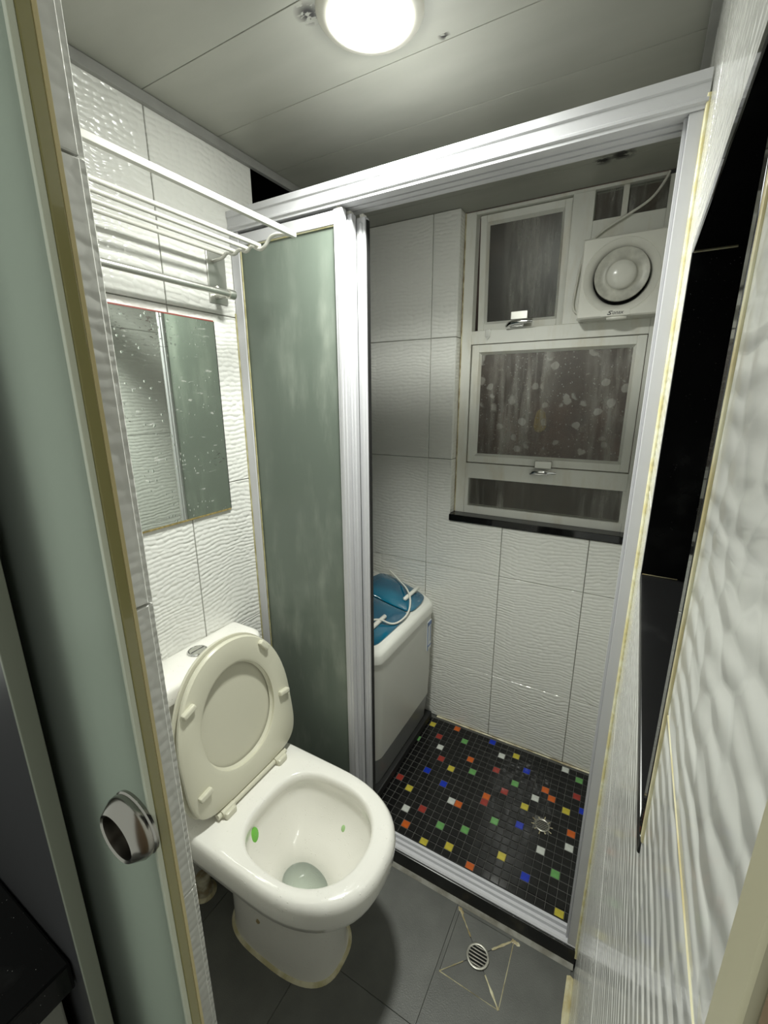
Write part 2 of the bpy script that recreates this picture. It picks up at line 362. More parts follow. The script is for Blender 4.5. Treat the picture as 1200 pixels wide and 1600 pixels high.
def notched_tile(name, mat, parent, axis, face, plane, rect, hole, gap=0.0012, th=0.007):
    """a tile with a rectangular bite cut out of it, still one piece"""
    u0, u1, v0, v1 = rect[0]+gap, rect[1]-gap, rect[2]+gap, rect[3]-gap
    a0, a1, b0, b1 = hole[0]-gap*.5, hole[1]+gap*.5, hole[2]-gap*.5, hole[3]+gap*.5
    us = sorted({u0, u1}|{q for q in (a0, a1) if u0+.002 < q < u1-.002}); vs = sorted({v0, v1}|{q for q in (b0, b1) if v0+.002 < q < v1-.002})
    cu, cv_ = (u0+u1)/2, (v0+v1)/2
    def P(u, v, w): u -= cu; v -= cv_; w *= face; return {'x': (w, u, v), 'y': (u, w, v), 'z': (u, v, w)}[axis]
    bm = bmesh.new(); g = {(i, j): bm.verts.new(P(u, v, 0)) for i, u in enumerate(us) for j, v in enumerate(vs)}
    for i in range(len(us)-1):
        for j in range(len(vs)-1):
            mu, mv = (us[i]+us[i+1])/2, (vs[j]+vs[j+1])/2
            if not (a0 < mu < a1 and b0 < mv < b1): bm.faces.new((g[i, j], g[i+1, j], g[i+1, j+1], g[i, j+1]))
    bmesh.ops.delete(bm, geom=[v for v in bm.verts if not v.link_faces], context='VERTS')
    ed = [e for e in bm.edges if len(e.link_faces) == 1]
    r = bmesh.ops.extrude_edge_only(bm, edges=ed)
    back = Vector(P(cu, cv_, -th))
    bmesh.ops.translate(bm, vec=back, verts=[v for v in r['geom'] if isinstance(v, bmesh.types.BMVert)])
    bmesh.ops.recalc_face_normals(bm, faces=bm.faces)
    want = Vector(P(cu, cv_, 1)); big = max(bm.faces, key=lambda f: abs(f.normal.dot(want))*f.calc_area())
    if big.normal.dot(want) < 0: bmesh.ops.reverse_faces(bm, faces=bm.faces[:])
    me = bpy.data.meshes.new(name); bm.to_mesh(me); bm.free(); me.materials.append(mat)
    return link(name, me, {'x': (plane, cu, cv_), 'y': (cu, plane, cv_), 'z': (cu, cv_, plane)}[axis], parent)
def tile_wall(mat, parent, axis, face, plane, us, vs, holes=(), name='tile', **kw):
    for u0, u1 in zip(us, us[1:]):
        for v0, v1 in zip(vs, vs[1:]):
            rects = [(u0, u1, v0, v1)]
            for h in holes: rects = [r for q in rects for r in cut(q, h)]
            if len(rects) > 1: notched_tile(name, mat, parent, axis, face, plane, (u0, u1, v0, v1), holes[0])
            else:
                for r in rects: tile(name, mat, parent, axis, face, plane, *r, **kw)

# ------------------------------------------------------------ the setting
# floor: grout slab, grey tiles in the toilet half, mosaic in the shower half
fl = MB().box(-0.25, 1.08, -0.80, 0.68, -0.06, -0.0035).build('floor', M['floor_grout'], smooth=False)
meta(fl, 'bathroom floor of grey tiles in front and black mosaic in the shower', 'floor', kind='structure')
DRAIN = (0.79, -0.10)
sq = (0.715, 0.865, -0.178, -0.022)
fx = [-0.195, 0.105, 0.405, 0.705, 1.005]; fy = [-0.80, -0.60, -0.30, 0.0]
for u0, u1 in zip(fx, fx[1:]):
    for v0, v1 in zip(fy, fy[1:]):
        rr = cut((u0, u1, v0, v1), sq)
        if len(rr) > 1: notched_tile('floor_tile', M['floor_tile'], fl, 'z', 1, 0.0, (u0, u1, v0, v1), sq, gap=0.0005, th=0.006)
        else: tile('floor_tile', M['floor_tile'], fl, 'z', 1, 0.0, *rr[0], gap=0.0005, th=0.006, bev=0.0005)
# four triangular cuts sloping to the drain
cx, cyy = DRAIN
cor = [(sq[0], sq[2]), (sq[1], sq[2]), (sq[1], sq[3]), (sq[0], sq[3])]
for i in range(4):
    a, b = Vector((*cor[i], 0)), Vector((*cor[(i+1) % 4], 0)); c = Vector((cx, cyy, -0.0025))
    g = (a+b+c)/3; P = [p+(g-p)*0.03 for p in (a, b, c)]
    Q = [p-Vector((0, 0, 0.006)) for p in P]
    MB().add(P+Q, [(0, 1, 2), (0, 3, 4, 1), (1, 4, 5, 2), (2, 5, 3, 0)]).build('floor_tile', M['floor_tile'], fl, smooth=False)
def seal_strip(a, b, w, mat, parent=fl, h=0.0012, name='sealant_line'):
    a, b = Vector(a), Vector(b); d = (b-a).normalized(); s = Vector((-d.y, d.x, 0))
    n = 9; top = []; rnd = random.Random(hash((round(a.x, 3), round(b.y, 3))) & 0xffff)
    L = []; R_ = []; C_ = []
    for i in range(n):
        t = i/(n-1); p = a+(b-a)*t; ww = w*(0.55+0.9*rnd.random())
        L.append(p+s*ww); R_.append(p-s*ww); C_.append(p+Vector((0, 0, h)))
    MB().loft([L, C_, R_], closed=False).build(name, mat, parent)
for i, c in enumerate(cor):
    d = (Vector((cx, cyy, 0))-Vector((*c, 0))); e = Vector((*c, 0))+d*0.62
    seal_strip((*c, 0.0004), (e.x, e.y, 0.0004), [0.0012, 0.0026, 0.0026, 0.0018][i], M['seal_c'])
for i in (0, 1): seal_strip((*cor[i], 0.0003), (*cor[(i+1) % 4], 0.0003), 0.0009, M['seal_c'])
seal_strip((cor[3][0]-.006, cor[3][1]+.004, 0.0004), (cor[3][0]+.012, cor[3][1]-.008, .0004), 0.004, M['seal_c'])
seal_strip((cor[2][0]-.006, cor[2][1]-.002, 0.0004), (cor[2][0]+.016, cor[2][1]-.004, .0004), 0.004, M['seal_c'])
# mosaic
PX, PY, X0, Y0 = 0.026, 0.0264, -0.0019, -0.0022
SHW = 0.015
COLP = {(14, 23): 'y', (16, 21): 'r', (13, 19): 'g', (18, 24): 'o', (20, 22): 'g', (17, 19): 'w', (24, 24): 'b', (18, 17): 'r', (22, 19): 'o', (26, 22): 'w', (28, 23): 'y', (17, 14): 'b', (20, 16): 'y', (23, 17): 'g', (26, 19): 'r', (30, 21): 'b', (35, 24): 'w', (14, 11): 'r', (16, 10): 'y', (20, 13): 'b', (29, 18): 'g', (28, 16): 'r', (33, 19): 'o', (37, 23): 'g', (32, 17): 'w', (34, 18): 'o', (37, 20): 'r', (22, 11): 'w', (23, 11): 'o', (26, 14): 'o', (26, 13): 'r', (31, 15): 'y', (36, 17): 'y', (38, 18): 'b', (17, 7): 'w', (19, 8): 'r', (18, 5): 'o', (22, 7): 'g', (25, 8): 'g', (28, 11): 'g', (31, 12): 'b', (39, 16): 'r', (37, 14): 'o', (34, 10): 'w', (37, 12): 'w', (21, 4): 'y', (24, 5): 'y', (30, 7): 'y', (27, 4): 'o', (33, 6): 'b', (36, 8): 'g', (37, 4): 'y', (13, 6): 'g'}
rest = {}
cells = []
for ix in range(-4, 40):
    for iy in range(2, 26):
        x, y = X0+ix*PX, Y0+iy*PY
        if x < -0.08 or x+PX/2 > W+0.004 or y-PY/2 < 0.060 or y+PY/2 > D+0.002: continue
        if math.hypot(x-0.871, y-0.349) < 0.024: continue
        hid = x < 0.315 and y > 0.14
        cells.append((y+(10 if hid else 0), ix, iy, x, y))
cells.sort()
single = 0; mm = MB()
ncol = sum(1 for c in cells if (c[1], c[2]) in COLP)
for key, ix, iy, x, y in cells:
    colr = COLP.get((ix, iy))
    if colr or (single < 298-ncol and key < 10):
        if not colr: single += 1
        tile('mosaic_tile', M['mos_'+(colr or 'black')], fl, 'z', 1, 0.0, x-PX/2, x+PX/2, y-PY/2, y+PY/2, gap=0.0008, th=0.004, bev=0.0014)
    else:
        a, b = PX/2-.0008, PY/2-.0008; c, d = a-.0014, b-.0014
        P = [(x-a, y-b, -.004), (x+a, y-b, -.004), (x+a, y+b, -.004), (x-a, y+b, -.004), (x-a, y-b, -.0014), (x+a, y-b, -.0014), (x+a, y+b, -.0014), (x-a, y+b, -.0014), (x-c, y-d, 0), (x+c, y-d, 0), (x+c, y+d, 0), (x-c, y+d, 0)]
        mm.add(P, [(8, 9, 10, 11)]+[(i, (i+1) % 4, 4+(i+1) % 4, 4+i) for i in range(4)]+[(4+i, 4+(i+1) % 4, 8+(i+1) % 4, 8+i) for i in range(4)])
mm.build('mosaic_field', M['mos_black'], fl, smooth=False, kind='stuff')
MB().box(-0.1, W, 0.055, D, -0.0034, -0.0016).build('mosaic_grout', M['mos_grout'], fl, smooth=False)
seal_strip((0.36, D-.006, 0.001), (0.99, D-.006, 0.001), 0.005, M['seal_c'], h=0.004)
seal_strip((W-.008, -0.03, 0.001), (W-.012, -0.66, 0.001), 0.008, M['cream_grout'], h=0.006)

def drain(x, y, r, label, n=6):
    t = thing('floor_drain', (x, y, 0.0), label, 'drain')
    MB().lathe([(r*.80, .0005), (r*.80, .003), (r*.90, .0042), (r, .003), (r, -.002)], (x, y, 0), n=32).build('rim', M['dull_steel'], t)
    MB().lathe([(r*.82, -.0005), (r*.4, -.0012), (0.0005, -.0012)], (x, y, 0), n=24).build('recess', M['drainhole'], t)
    for i in range(n):
        o = (-1+2*(i+.5)/n)*r*.80; hl = math.sqrt(max(0, (r*.82)**2-o*o)); w = r*.82/n*0.33
        MB().box(x-hl, x+hl, y+o-w, y+o+w, .0006, .0030, .0005).build('bar', M['dull_steel'], t)
    return t
drain(0.791, -0.102, 0.029, 'round steel floor drain in grey tiles with cream lines radiating from it')
sd = drain(0.871, 0.349, 0.024, 'small round steel drain set in the black mosaic shower floor')
for k in range(10):
    a = k*2*PI/10+.2; r0, r1 = .0235, .030+.012*random.random()
    seal_strip((.871+r0*math.cos(a), .349+r0*math.sin(a), .0006), (.871+r1*math.cos(a), .349+r1*math.sin(a), .0006), .0016, M['seal_c'], sd, name='sealant_fringe')
# granite kerb under the sliding track
kb = BX('trim_1', M['granite_kerb'], None, -0.02, W-0.002, -0.004, 0.056, -0.003, 0.055, 0.003)
meta(kb, 'black granite kerb across the floor under the sliding track', 'kerb', kind='structure')
MB().add([(0.0, -.004, .008), (W-.004, -.004, .008), (W-.004, -.014, .0005), (0.0, -.014, .0005)], [(0, 1, 2, 3)]).build('cement_fillet', M['cement'], kb, smooth=False)

# left wall
wl = MB().box(-0.06, -0.006, -0.70, 0.095, -0.06, HC+.02).build('wall_left', M['grout'], smooth=False)
meta(wl, 'left wall of white relief tiles behind the toilet, rack and mirror', 'wall', kind='structure')
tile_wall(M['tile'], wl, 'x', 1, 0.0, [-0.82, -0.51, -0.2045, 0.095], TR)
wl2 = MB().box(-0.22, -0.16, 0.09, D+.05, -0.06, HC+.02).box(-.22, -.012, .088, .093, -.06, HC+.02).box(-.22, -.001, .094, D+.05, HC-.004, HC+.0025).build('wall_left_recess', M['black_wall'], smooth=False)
wl2.name = 'wall_left_inner'
meta(wl2, 'bare black recess wall beside the washing machine, seen above the header', 'wall', kind='structure')
tr = BX('trim_2', M['trim'], None, 0.0, 0.012, -0.70, D, HC-0.022, HC-.001, 0.001)
meta(tr, 'grey ceiling trim along the top of the left wall', 'trim', kind='structure')
# back wall with window opening
WX0, WZ0 = 0.383, 0.955
wb = MB()
for (x0, x1, z0, z1) in ((-0.22, WX0-.006, -0.06, HC+.02), (WX0, W+.2, -0.06, WZ0-.02)): wb.box(x0, x1, D+.006, D+.06, z0, z1)
wb = wb.build('wall_back', M['grout'], smooth=False)
meta(wb, 'back wall of white relief tiles around the window', 'wall', kind='structure')
tile_wall(M['tile_back'], wb, 'y', -1, D, [-0.22, -0.0205, 0.2844, 0.5925, 0.8914, 1.2], TR, holes=[(WX0, 1.3, WZ0-.028, HC+.1)])
for z0, z1 in zip([WZ0]+TR[3:], TR[3:]): tile('tile', M['tile_back'], wb, 'x', 1, WX0, D+.001, D+.047, z0, z1)
# right wall with the granite niche (turned a hair off square about the frame corner)
KR = 0.0085
NY0, NY1, NZ0, NZ1 = -0.645, -0.20, 1.146, 1.572
wr = MB()
for (y0, y1, z0, z1) in ((-1.0, D+.06, -0.06, NZ0-.02), (-1.0, D+.06, NZ1+.02, HC+.02), (-1.0, NY0-.02, NZ0-.02, NZ1+.02), (NY1+.02, D+.06, NZ0-.02, NZ1+.02)):
    wr.box(W+.006, W+.20, y0, y1, z0, z1)
wr = wr.build('wall_right', M['grout'], origin=(W, 0, 0), smooth=False)
meta(wr, 'right wall of white relief tiles with a black granite niche', 'wall', kind='structure')
NB = 0.013
tile_wall(M['tile_right'], wr, 'x', -1, W, [-0.812, -0.475, -0.165, 0.145, 0.455, D], [0, .375, .815, 1.237, 1.695, HC], holes=[(NY0-NB, NY1+NB, NZ0-NB, NZ1+NB)])
def slab(name, y0, y1, z0, z1, x0=W-.0015, x1=W+.15, m='granite'): return BX(name, M[m], wr, x0, x1, y0, y1, z0, z1, 0.0012)
slab('niche_sill', NY0-NB, NY1+NB, NZ0-NB, NZ0, m='granite_kerb'); slab('niche_soffit', NY0-NB, NY1+NB, NZ1, NZ1+NB)
slab('niche_jamb', NY1, NY1+NB, NZ0, NZ1); slab('niche_jamb', NY0-NB, NY0, NZ0, NZ1)
slab('niche_back', NY0-NB, NY1+NB, NZ0-NB, NZ1+NB, W+.15, W+.165)
MB().box(W-.0012, W+.006, NY0-NB-.006, NY0-NB, NZ0+.002, NZ1+NB, .0008).build('sealant', M['cream_grout'], wr)
MB().tube([(W+.0435, NY1-.001, NZ0+.0006), (W+.0, NY1-.001, NZ0+.0006)], .0007, 6).build('joint_line', M['seal_c'], wr)
MB().tube([(W+.0435, NY1-.001, NZ1-.0006), (W+.0, NY1-.001, NZ1-.0006)], .0007, 6).build('joint_line', M['seal_c'], wr)
# cream horizontal joint near the door
MB().tube([(W+.0004, NY0-.02, 1.237), (W+.0004, -.812, 1.237)], .0008, 6).build('joint_line', M['cream_grout'], wr)
BX('door_jamb', M['cream_paint'], wr, W-.003, W+.08, -0.829, -0.813, -0.05, HC, .002, label='cream painted door jamb')
BX('outer_door_jamb', M['brown'], wr, W-.002, W+.08, -1.02, -0.830, -0.05, HC, .002, label='brown outer jamb')
BX('ceiling_trim', M['trim'], wr, W-.014, W+.006, -0.9, D, HC-.022, HC-.001, .001)
wr.rotation_euler.z = -KR
# ceiling of flush strips
ce = MB().box(-0.25, W+.05, -0.78, D+.06, HC+.003, HC+.06).build('ceiling', M['ceil_gap'], smooth=False)
meta(ce, 'ceiling of long cream painted boards above toilet and shower', 'ceiling', kind='structure')
cyl = [-0.78, -0.60, -0.405, -0.21, -0.018, 0.18, 0.375, 0.57, D+.05]
for a, b in zip(cyl, cyl[1:]): tile('ceiling_board', M['ceil'], ce, 'z', -1, HC, 0.0, W+.02, a, b, gap=0.0007, th=0.004, bev=0.0006)
# front wall pier (left of the doorway)
wf = MB().box(-0.4, 0.504, -0.765, -0.644, -0.06, HC+.02).build('wall_front', M['grout'], smooth=False)
meta(wf, 'end of the front wall with white ribbed tiles left of the doorway', 'wall', kind='structure')
for z0, z1 in zip(TR, TR[1:]): tile('tile', M['tile_jamb'], wf, 'x', 1, 0.51, -0.74, -0.642, z0, z1)
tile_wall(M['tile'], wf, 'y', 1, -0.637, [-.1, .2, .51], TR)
MB().box(0.504, 0.648, -0.768, -0.745, -0.05, HC).build('pocket_shade_block', M['black'], wf, smooth=False)  # black block added behind the glass, darkening it like an unlit door pocket
MB().box(-0.4, W+.2, -0.78, -0.76, HC+.0, HC+.06).build('lintel', M['cream_paint'], wf, smooth=False)

# window
wn = thing('window_1', (0.7, D+.05, WZ0), 'cream painted metal window with four stained panes above black sill', 'window', kind='structure')
FY = D+.047   # front plane of the fixed frame
XR = W-.002
def frame_bar(x0, x1, z0, z1, y0=FY, y1=FY+.04, nm='frame_bar', bev=.0015): return BX(nm, M['frame'], wn, x0, x1, y0, y1, z0, z1, bev)
ZT = HC-.004
frame_bar(0.385, 0.423, WZ0, ZT); frame_bar(0.980, XR, WZ0, ZT)           # stiles
frame_bar(0.423, 0.980, WZ0, 0.985); frame_bar(0.423, 0.980, 1.096, 1.155); frame_bar(0.423, 0.980, 1.585, 1.63); frame_bar(0.423, 0.980, 2.0, ZT)
frame_bar(0.728, 0.790, 1.63, 2.0); frame_bar(0.790, 0.980, 1.63, 1.918)   # mullion, plate behind fan
def sash(x0, x1, z0, z1, w, mat, dy=0.004):
    s = MB()
    for a in ((x0, x0+w, z0, z1), (x1-w, x1, z0, z1), (x0+w, x1-w, z0, z0+w), (x0+w, x1-w, z1-w, z1)): s.box(a[0], a[1], FY+dy, FY+.03, a[2], a[3], .0015)
    f = s.build('sash', M['frame'], wn)
    b = MB()
    for i in range(4):
        q = [(x0+w, z0+w), (x1-w, z0+w), (x1-w, z1-w), (x0+w, z1-w)]; e = .008; r = [(x0+w+e, z0+w+e), (x1-w-e, z0+w+e), (x1-w-e, z1-w-e), (x0+w+e, z1-w-e)]
        k = (i+1) % 4
        b.add([(q[i][0], FY+dy, q[i][1]), (q[k][0], FY+dy, q[k][1]), (r[k][0], FY+dy+.012, r[k][1]), (r[i][0], FY+dy+.012, r[i][1])], [(0, 1, 2, 3)])
    b.build('glazing_bead', M['frame'], f, smooth=False)
    BX('pane', mat, f, x0+w, x1-w, FY+dy+.012, FY+dy+.016, z0+w, z1-w)
    return f
s1 = sash(0.434, 0.726, 1.634, 1.998, .022, M['pane_dark'], .012)
s1.rotation_euler.x = math.radians(3.5); s1.location.y += .012
s2 = sash(0.427, 0.978, 1.158, 1.583, .026, M['pane_spot'])
BX('pane', M['pane_low'], wn, 0.437, 0.980, FY+.012, FY+.016, 0.985, 1.096)
BX('pane', M['pane_dark'], wn, 0.790, 0.980, FY+.018, FY+.022, 1.918, 2.0)
frame_bar(0.864, 0.880, 1.918, 2.0, FY+.008, FY+.017, 'mullion')
frame_bar(0.423, 0.437, 0.985, 1.096, FY, FY+.03); frame_bar(0.970, 0.981, 0.985, 1.096, FY, FY+.03)
def win_handle(x, z, s=1):
    h = MB().box(x-.024, x+.022, FY-.012, FY+.002, z-.010, z+.008, .002).build('handle', M['chrome'], wn)
    MB().tube([(x-.034, FY-.012, z-.006), (x-.018, FY-.024, z+.003), (x+.012, FY-.028, z+.004), (x+.055, FY-.026, z+.003)], [.006, .007, .0065, .0045], 10, smooth=2).build('lever', M['chrome'], h)
    BX('keeper', M['sat_alu'], wn, x-.022, x+.034, FY-.012, FY+.004, z+.014, z+.040, .0015)
win_handle(0.585, 1.642); win_handle(0.705, 1.140)
BX('catch_plate', M['sat_alu'], wn, .474, .492, FY-.002, FY+.004, 1.608, 1.632, .001)
MB().add([(.474, FY-.002, 1.608), (.492, FY-.002, 1.608), (.483, FY-.002, 1.598), (.474, FY+.001, 1.608), (.492, FY+.001, 1.608), (.483, FY+.001, 1.598)], [(0, 1, 2), (3, 4, 5), (0, 1, 4, 3), (1, 2, 5, 4), (2, 0, 3, 5)]).build('catch_tip', M['sat_alu'], wn, smooth=False)
BX('sill', M['granite_plain'], wn, WX0-.002, XR, D-.006, FY+.002, WZ0-.026, WZ0, .002, label='black granite window sill')
MB().tube([(.386, FY-.001, WZ0+.003), (.386, FY-.001, ZT)], .0022, 6).build('sealant', M['seal_c'], wn)
ow = MB().box(.2, 1.3, D+.40, D+.43, .7, 2.2).build('wall_outside', M['outside'], smooth=False)
meta(ow, 'dim brownish wall seen outside through the spotted pane', 'wall', kind='structure')

yc = thing('yellow_cloth', (.655, D+.36, 1.30), 'small yellow cloth hanging outside, dimly seen through the spotted pane', 'cloth')
MB().loft([[((.628)+.022*a*math.cos(t*PI/8)*(1+.15*math.cos(t*1.9)), D+.385-.012*h+.006*math.sin(t), z+.006*math.sin(t*2.3)) for t in range(16)] for z, a, h in ((1.345, .25, .2), (1.335, .8, .8), (1.31, 1.0, 1), (1.28, 1.1, 1), (1.265, .8, .8), (1.26, .3, .2))], True, True).build('fabric', simple('yellow_fabric', (.22, .18, .02), .8), yc)
# ------------------------------------------------------------ shower enclosure
en = thing('shower_enclosure', (0.5, 0.03, 0.055), 'white aluminium sliding shower enclosure with frosted green glass between toilet and shower', 'shower screen')
# header: extruded profile along x
prof = [(-.006, 1.846), (-.006, 1.8595), (.004, 1.8605), (.066, 1.8605), (.066, 1.812), (.050, 1.812), (.050, 1.820), (.044, 1.820), (.044, 1.812), (.028, 1.812), (.028, 1.820), (.022, 1.820), (.022, 1.812), (-.002, 1.812), (-.002, 1.818), (-.0055, 1.820), (-.0055, 1.824), (-.003, 1.826), (-.003, 1.844)]
MB().loft([[(x, y, z) for (y, z) in prof] for x in (0.001, W-.002)], True, True).build('header', M['alu'], en, angle=20)
tp = [(.000, .0555), (-.001, .061), (.003, .0645), (.008, .0645), (.010, .061), (.015, .061), (.017, .068), (.021, .068), (.023, .061), (.030, .061), (.032, .070), (.036, .070), (.038, .061), (.046, .061), (.046, .0555)]
MB().loft([[(x, y, z) for (y, z) in tp] for x in (0.001, W-.004)], True, True).build('track', M['alu'], en, angle=20)
def post(nm, x0, x1, s):
    m = MB().box(x0, x1, .000, .062, .056, 1.812, .0015)
    return m.build(nm, M['alu'], en)
post('post', 0.002, 0.031, 1); post('post', W-.0245, W-.003, -1)
BX('post_lip', M['alu'], en, W-.030, W-.0245, .012, .018, .056, 1.812, .0008)
MB().tube([(W-.002, -.001, .03), (W-.002, -.001, 1.83)], .0035, 8).build('sealant', M['seal_y'], en, label='yellowed sealant bead')
MB().tube([(.0015, -.001, .06), (.0015, -.001, 1.62)], .002, 8).build('sealant', M['seal_o'], en, label='yellowed sealant bead')
MB().tube([(.0335, .004, .075), (.0335, .004, 1.80)], .002, 8).build('sealant', M['seal_o'], en, label='yellowed sealant bead')
def sliding(yc, x0, x1, hx, top=1.808):
    s = MB().box(x1-.024, x1, yc-.009, yc+.009, .066, top, .002).box(x1-.016, x1-.008, yc-.0115, yc-.008, .066, top-.012, .001).build('door_panel', M['alu'], en)
    BX('top_rail', M['alu'], s, x0, x1-.022, yc-.008, yc+.008, top-.030, top-.002, .002)
    BX('bottom_rail', M['alu'], s, x0, x1-.022, yc-.008, yc+.008, .068, .10, .002)
    BX('glass_pane', M['glass'], s, x0, x1-.020, yc-.0025, yc+.0025, .095, top-.026)
    MB().tube([(x0+.03, yc-.004, top-.031), (x1-.024, yc-.004, top-.031)], .002, 6).build('sealant', M['seal_y'], s, label='yellowed sealant bead')
    MB().box(x1-.018, x1-.008, yc-.004, yc+.012, top-.004, top+.008, .001).build('roller_block', M['plastic'], s)
    return s
sliding(.010, .031, .354, 0)
sliding(.031, .034, .366, 0, 1.800)
sliding(.051, .036, .3885, 0, 1.796)
BX('gasket', M['black'], en, (.389), .391, .046, .058, .07, 1.79)

# ------------------------------------------------------------ ceiling lamp
lp = thing('ceiling_lamp', (0.512, -0.135, HC), 'round white flush ceiling lamp glowing above the toilet', 'lamp')
MB().lathe([(.067, -.003), (.067, -.008), (.073, -.009), (.086, -.005), (.090, 0.0005)], (0.512, -0.135, HC), n=48).build('trim_ring', M['lamp_ring'], lp)
MB().lathe([(.0672, -.005), (.064, -.0110), (.052, -.0165), (.034, -.0195), (.0005, -.021)], (0.512, -0.135, HC), n=48).build('diffuser', M['lamp'], lp)
la = bpy.data.lights.new('led_beam', 'AREA'); la.shape = 'DISK'; la.size = .125; la.energy = LAMP_BEAM; la.spread = math.radians(LAMP_SPREAD); la.color = (.975, 1.0, .925)
link('led_beam', la, (0.512, -0.135, HC-.0215), lp)

# ------------------------------------------------------------ toilet
TY = -0.277
def egg(xb, xf, b, z, nb=2.4, nf=2.1, cy=TY, n=56, split=0.45):
    xc = xb+(xf-xb)*split; out = []
    for j in range(n):
        t = 2*PI*j/n; c, s = math.cos(t), math.sin(t)
        e = nf if c > 0 else nb
        x = xc+((xf-xc) if c > 0 else (xc-xb))*math.copysign(abs(c)**(2/e), c)
        y = cy+b*math.copysign(abs(s)**(2/e), s)
        out.append((x, y, z))
    return out
to = thing('toilet', (0.3, TY, 0), 'white ceramic close-coupled toilet with cream seat and lid raised', 'toilet')
outer = [egg(.155, .490, .096, .0005, 3, 2.8, TY-.006), egg(.157, .484, .092, .03, 3, 2.7, TY-.006), egg(.155, .478, .092, .14, 3, 2.6, TY-.004), egg(.15, .482, .097, .205, 3, 2.5), egg(.13, .498, .112, .245, 3, 2.4), egg(.09, .535, .138, .285, 3.4, 2.3),
         egg(.04, .575, .160, .312, 4, 2.35, split=.55), egg(.022, .592, .167, .322, 5, 2.4, split=.6), egg(.02, .606, .171, .326, 5, 2.4, split=.6), egg(.02, .613, .174, .345, 6, 2.4, split=.6), egg(.02, .615, .175, .375, 6, 2.4, split=.6), egg(.02, .613, .173, .390, 6, 2.4, split=.6), egg(.024, .606, .168, .399, 6, 2.4, split=.6), egg(.035, .599, .163, .4025, 6, 2.4, split=.6)]
IY = TY-.005
inner = [egg(.258, .568, .138, .4030, 2.9, 2.2, IY, split=.5), egg(.264, .562, .133, .4005, 2.9, 2.2, IY, split=.5), egg(.267, .559, .130, .393, 2.9, 2.2, IY, split=.5)]
inn2 = [egg(.268, .558, .129, .375, 2.9, 2.2, IY, split=.5), egg(.264, .562, .133, .366, 2.9, 2.2, IY, split=.5), egg(.270, .554, .128, .335, 2.8, 2.2, IY, split=.5), egg(.280, .535, .117, .30, 2.6, 2.2, IY, split=.48), egg(.290, .512, .101, .268, 2.3, 2.1, IY, split=.45), egg(.298, .485, .080, .242, 2.1, 2, IY, split=.42),
        egg(.310, .462, .058, .215, 2, 2, IY, split=.40), egg(.318, .444, .043, .185, 2, 2, IY, split=.4), egg(.324, .432, .036, .155, 2, 2, IY, split=.4), egg(.335, .41, .02, .13, 2, 2, IY)]
MB().loft(outer+inner+inn2, True, True).build('bowl', M['porcelain'], to, angle=50)
MB().loft([egg(.317, .447, .045, .190, 2, 2, IY, split=.4)]+[egg(.37, .371, .0005, .190, 2, 2, IY)]).build('water', M['water'], to)
# base sealant
MB().loft([egg(.149, .497, .103, .0003, 3, 2.8, TY-.006), egg(.152, .493, .099, .005, 3, 2.8, TY-.006), egg(.158, .486, .092, .007, 3, 2.8, TY-.006)]).build('base_sealant', M['seal_b'], to, label='dirty cream sealant')
def blob(name, c, nrm, rx, ry, mat, parent, h=.004):
    nrm = Vector(nrm).normalized(); u = nrm.cross(Vector((0, 0, 1))).normalized(); w = u.cross(nrm); c = Vector(c)
    rings = [[c+u*rx*k*math.cos(2*PI*j/16)+w*ry*k*math.sin(2*PI*j/16)+nrm*hh for j in range(16)] for k, hh in ((1, -.002), (.95, h*.5), (.6, h), (.02, h*1.1))]
    MB().loft(rings).build(name, mat, parent)
blob('gel_spot', (.272, -.336, .343), (1, .1, .25), .014, .020, M['gel'], to)
blob('gel_spot', (.430, -.172, .285), (-.1, -.8, .6), .008, .011, M['gel2'], to)
MB().lathe([(.006, 0), (.005, .003), (.0005, .004)], (.30, TY-.0965, .12), (0, -1, 0), n=14).build('bolt_cap', M['seal_c'], to)
# cistern
def rrect(x0, x1, y0, y1, z, r, rb=.008, n=6):
    out = []
    for (cx_, cy_, a0, rr) in ((x1-r, y1-r, 0, r), (x0+rb, y1-rb, PI/2, rb), (x0+rb, y0+rb, PI, rb), (x1-r, y0+r, 3*PI/2, r)):
        for i in range(n+1):
            a = a0+PI/2*i/n; out.append((cx_+rr*math.cos(a), cy_+rr*math.sin(a), z))
    return out
ty0, ty1 = TY-.172, TY+.172
MB().loft([rrect(.003, .105, ty0+.02, ty1-.02, .395, .03), rrect(.002, .110, ty0+.014, ty1-.014, .46, .03), rrect(.002, .114, ty0+.010, ty1-.010, .706, .03), rrect(.006, .110, ty0+.016, ty1-.016, .707, .03)], True, True).build('cistern', M['porcelain'], to, angle=50)
lid = MB().loft([rrect(.003, .118, ty0+.006, ty1-.006, .709, .034), rrect(.002, .124, ty0, ty1, .714, .036), rrect(.002, .124, ty0, ty1, .745, .036), rrect(.003, .121, ty0+.003, ty1-.003, .752, .036), rrect(.008, .112, ty0+.012, ty1-.012, .757, .034)], True, True).build('cistern_lid', M['porcelain'], to, angle=50)
bx, by = .050, TY+.004
bt = MB().lathe([(.026, .756), (.026, .760), (.023, .7625), (.0215, .7605), (.0215, .760)], (bx, by, 0), n=32).build('flush_button', M['chrome'], to)
MB().lathe([(.021, .7595), (.020, .7622), (.0005, .7628)], (bx, by, 0), n=32).build('button_cap', M['sat_alu'], bt)
MB().box(bx-.0006, bx+.0006, by-.0195, by+.0195, .762, .7634).build('button_split', M['ink'], bt)
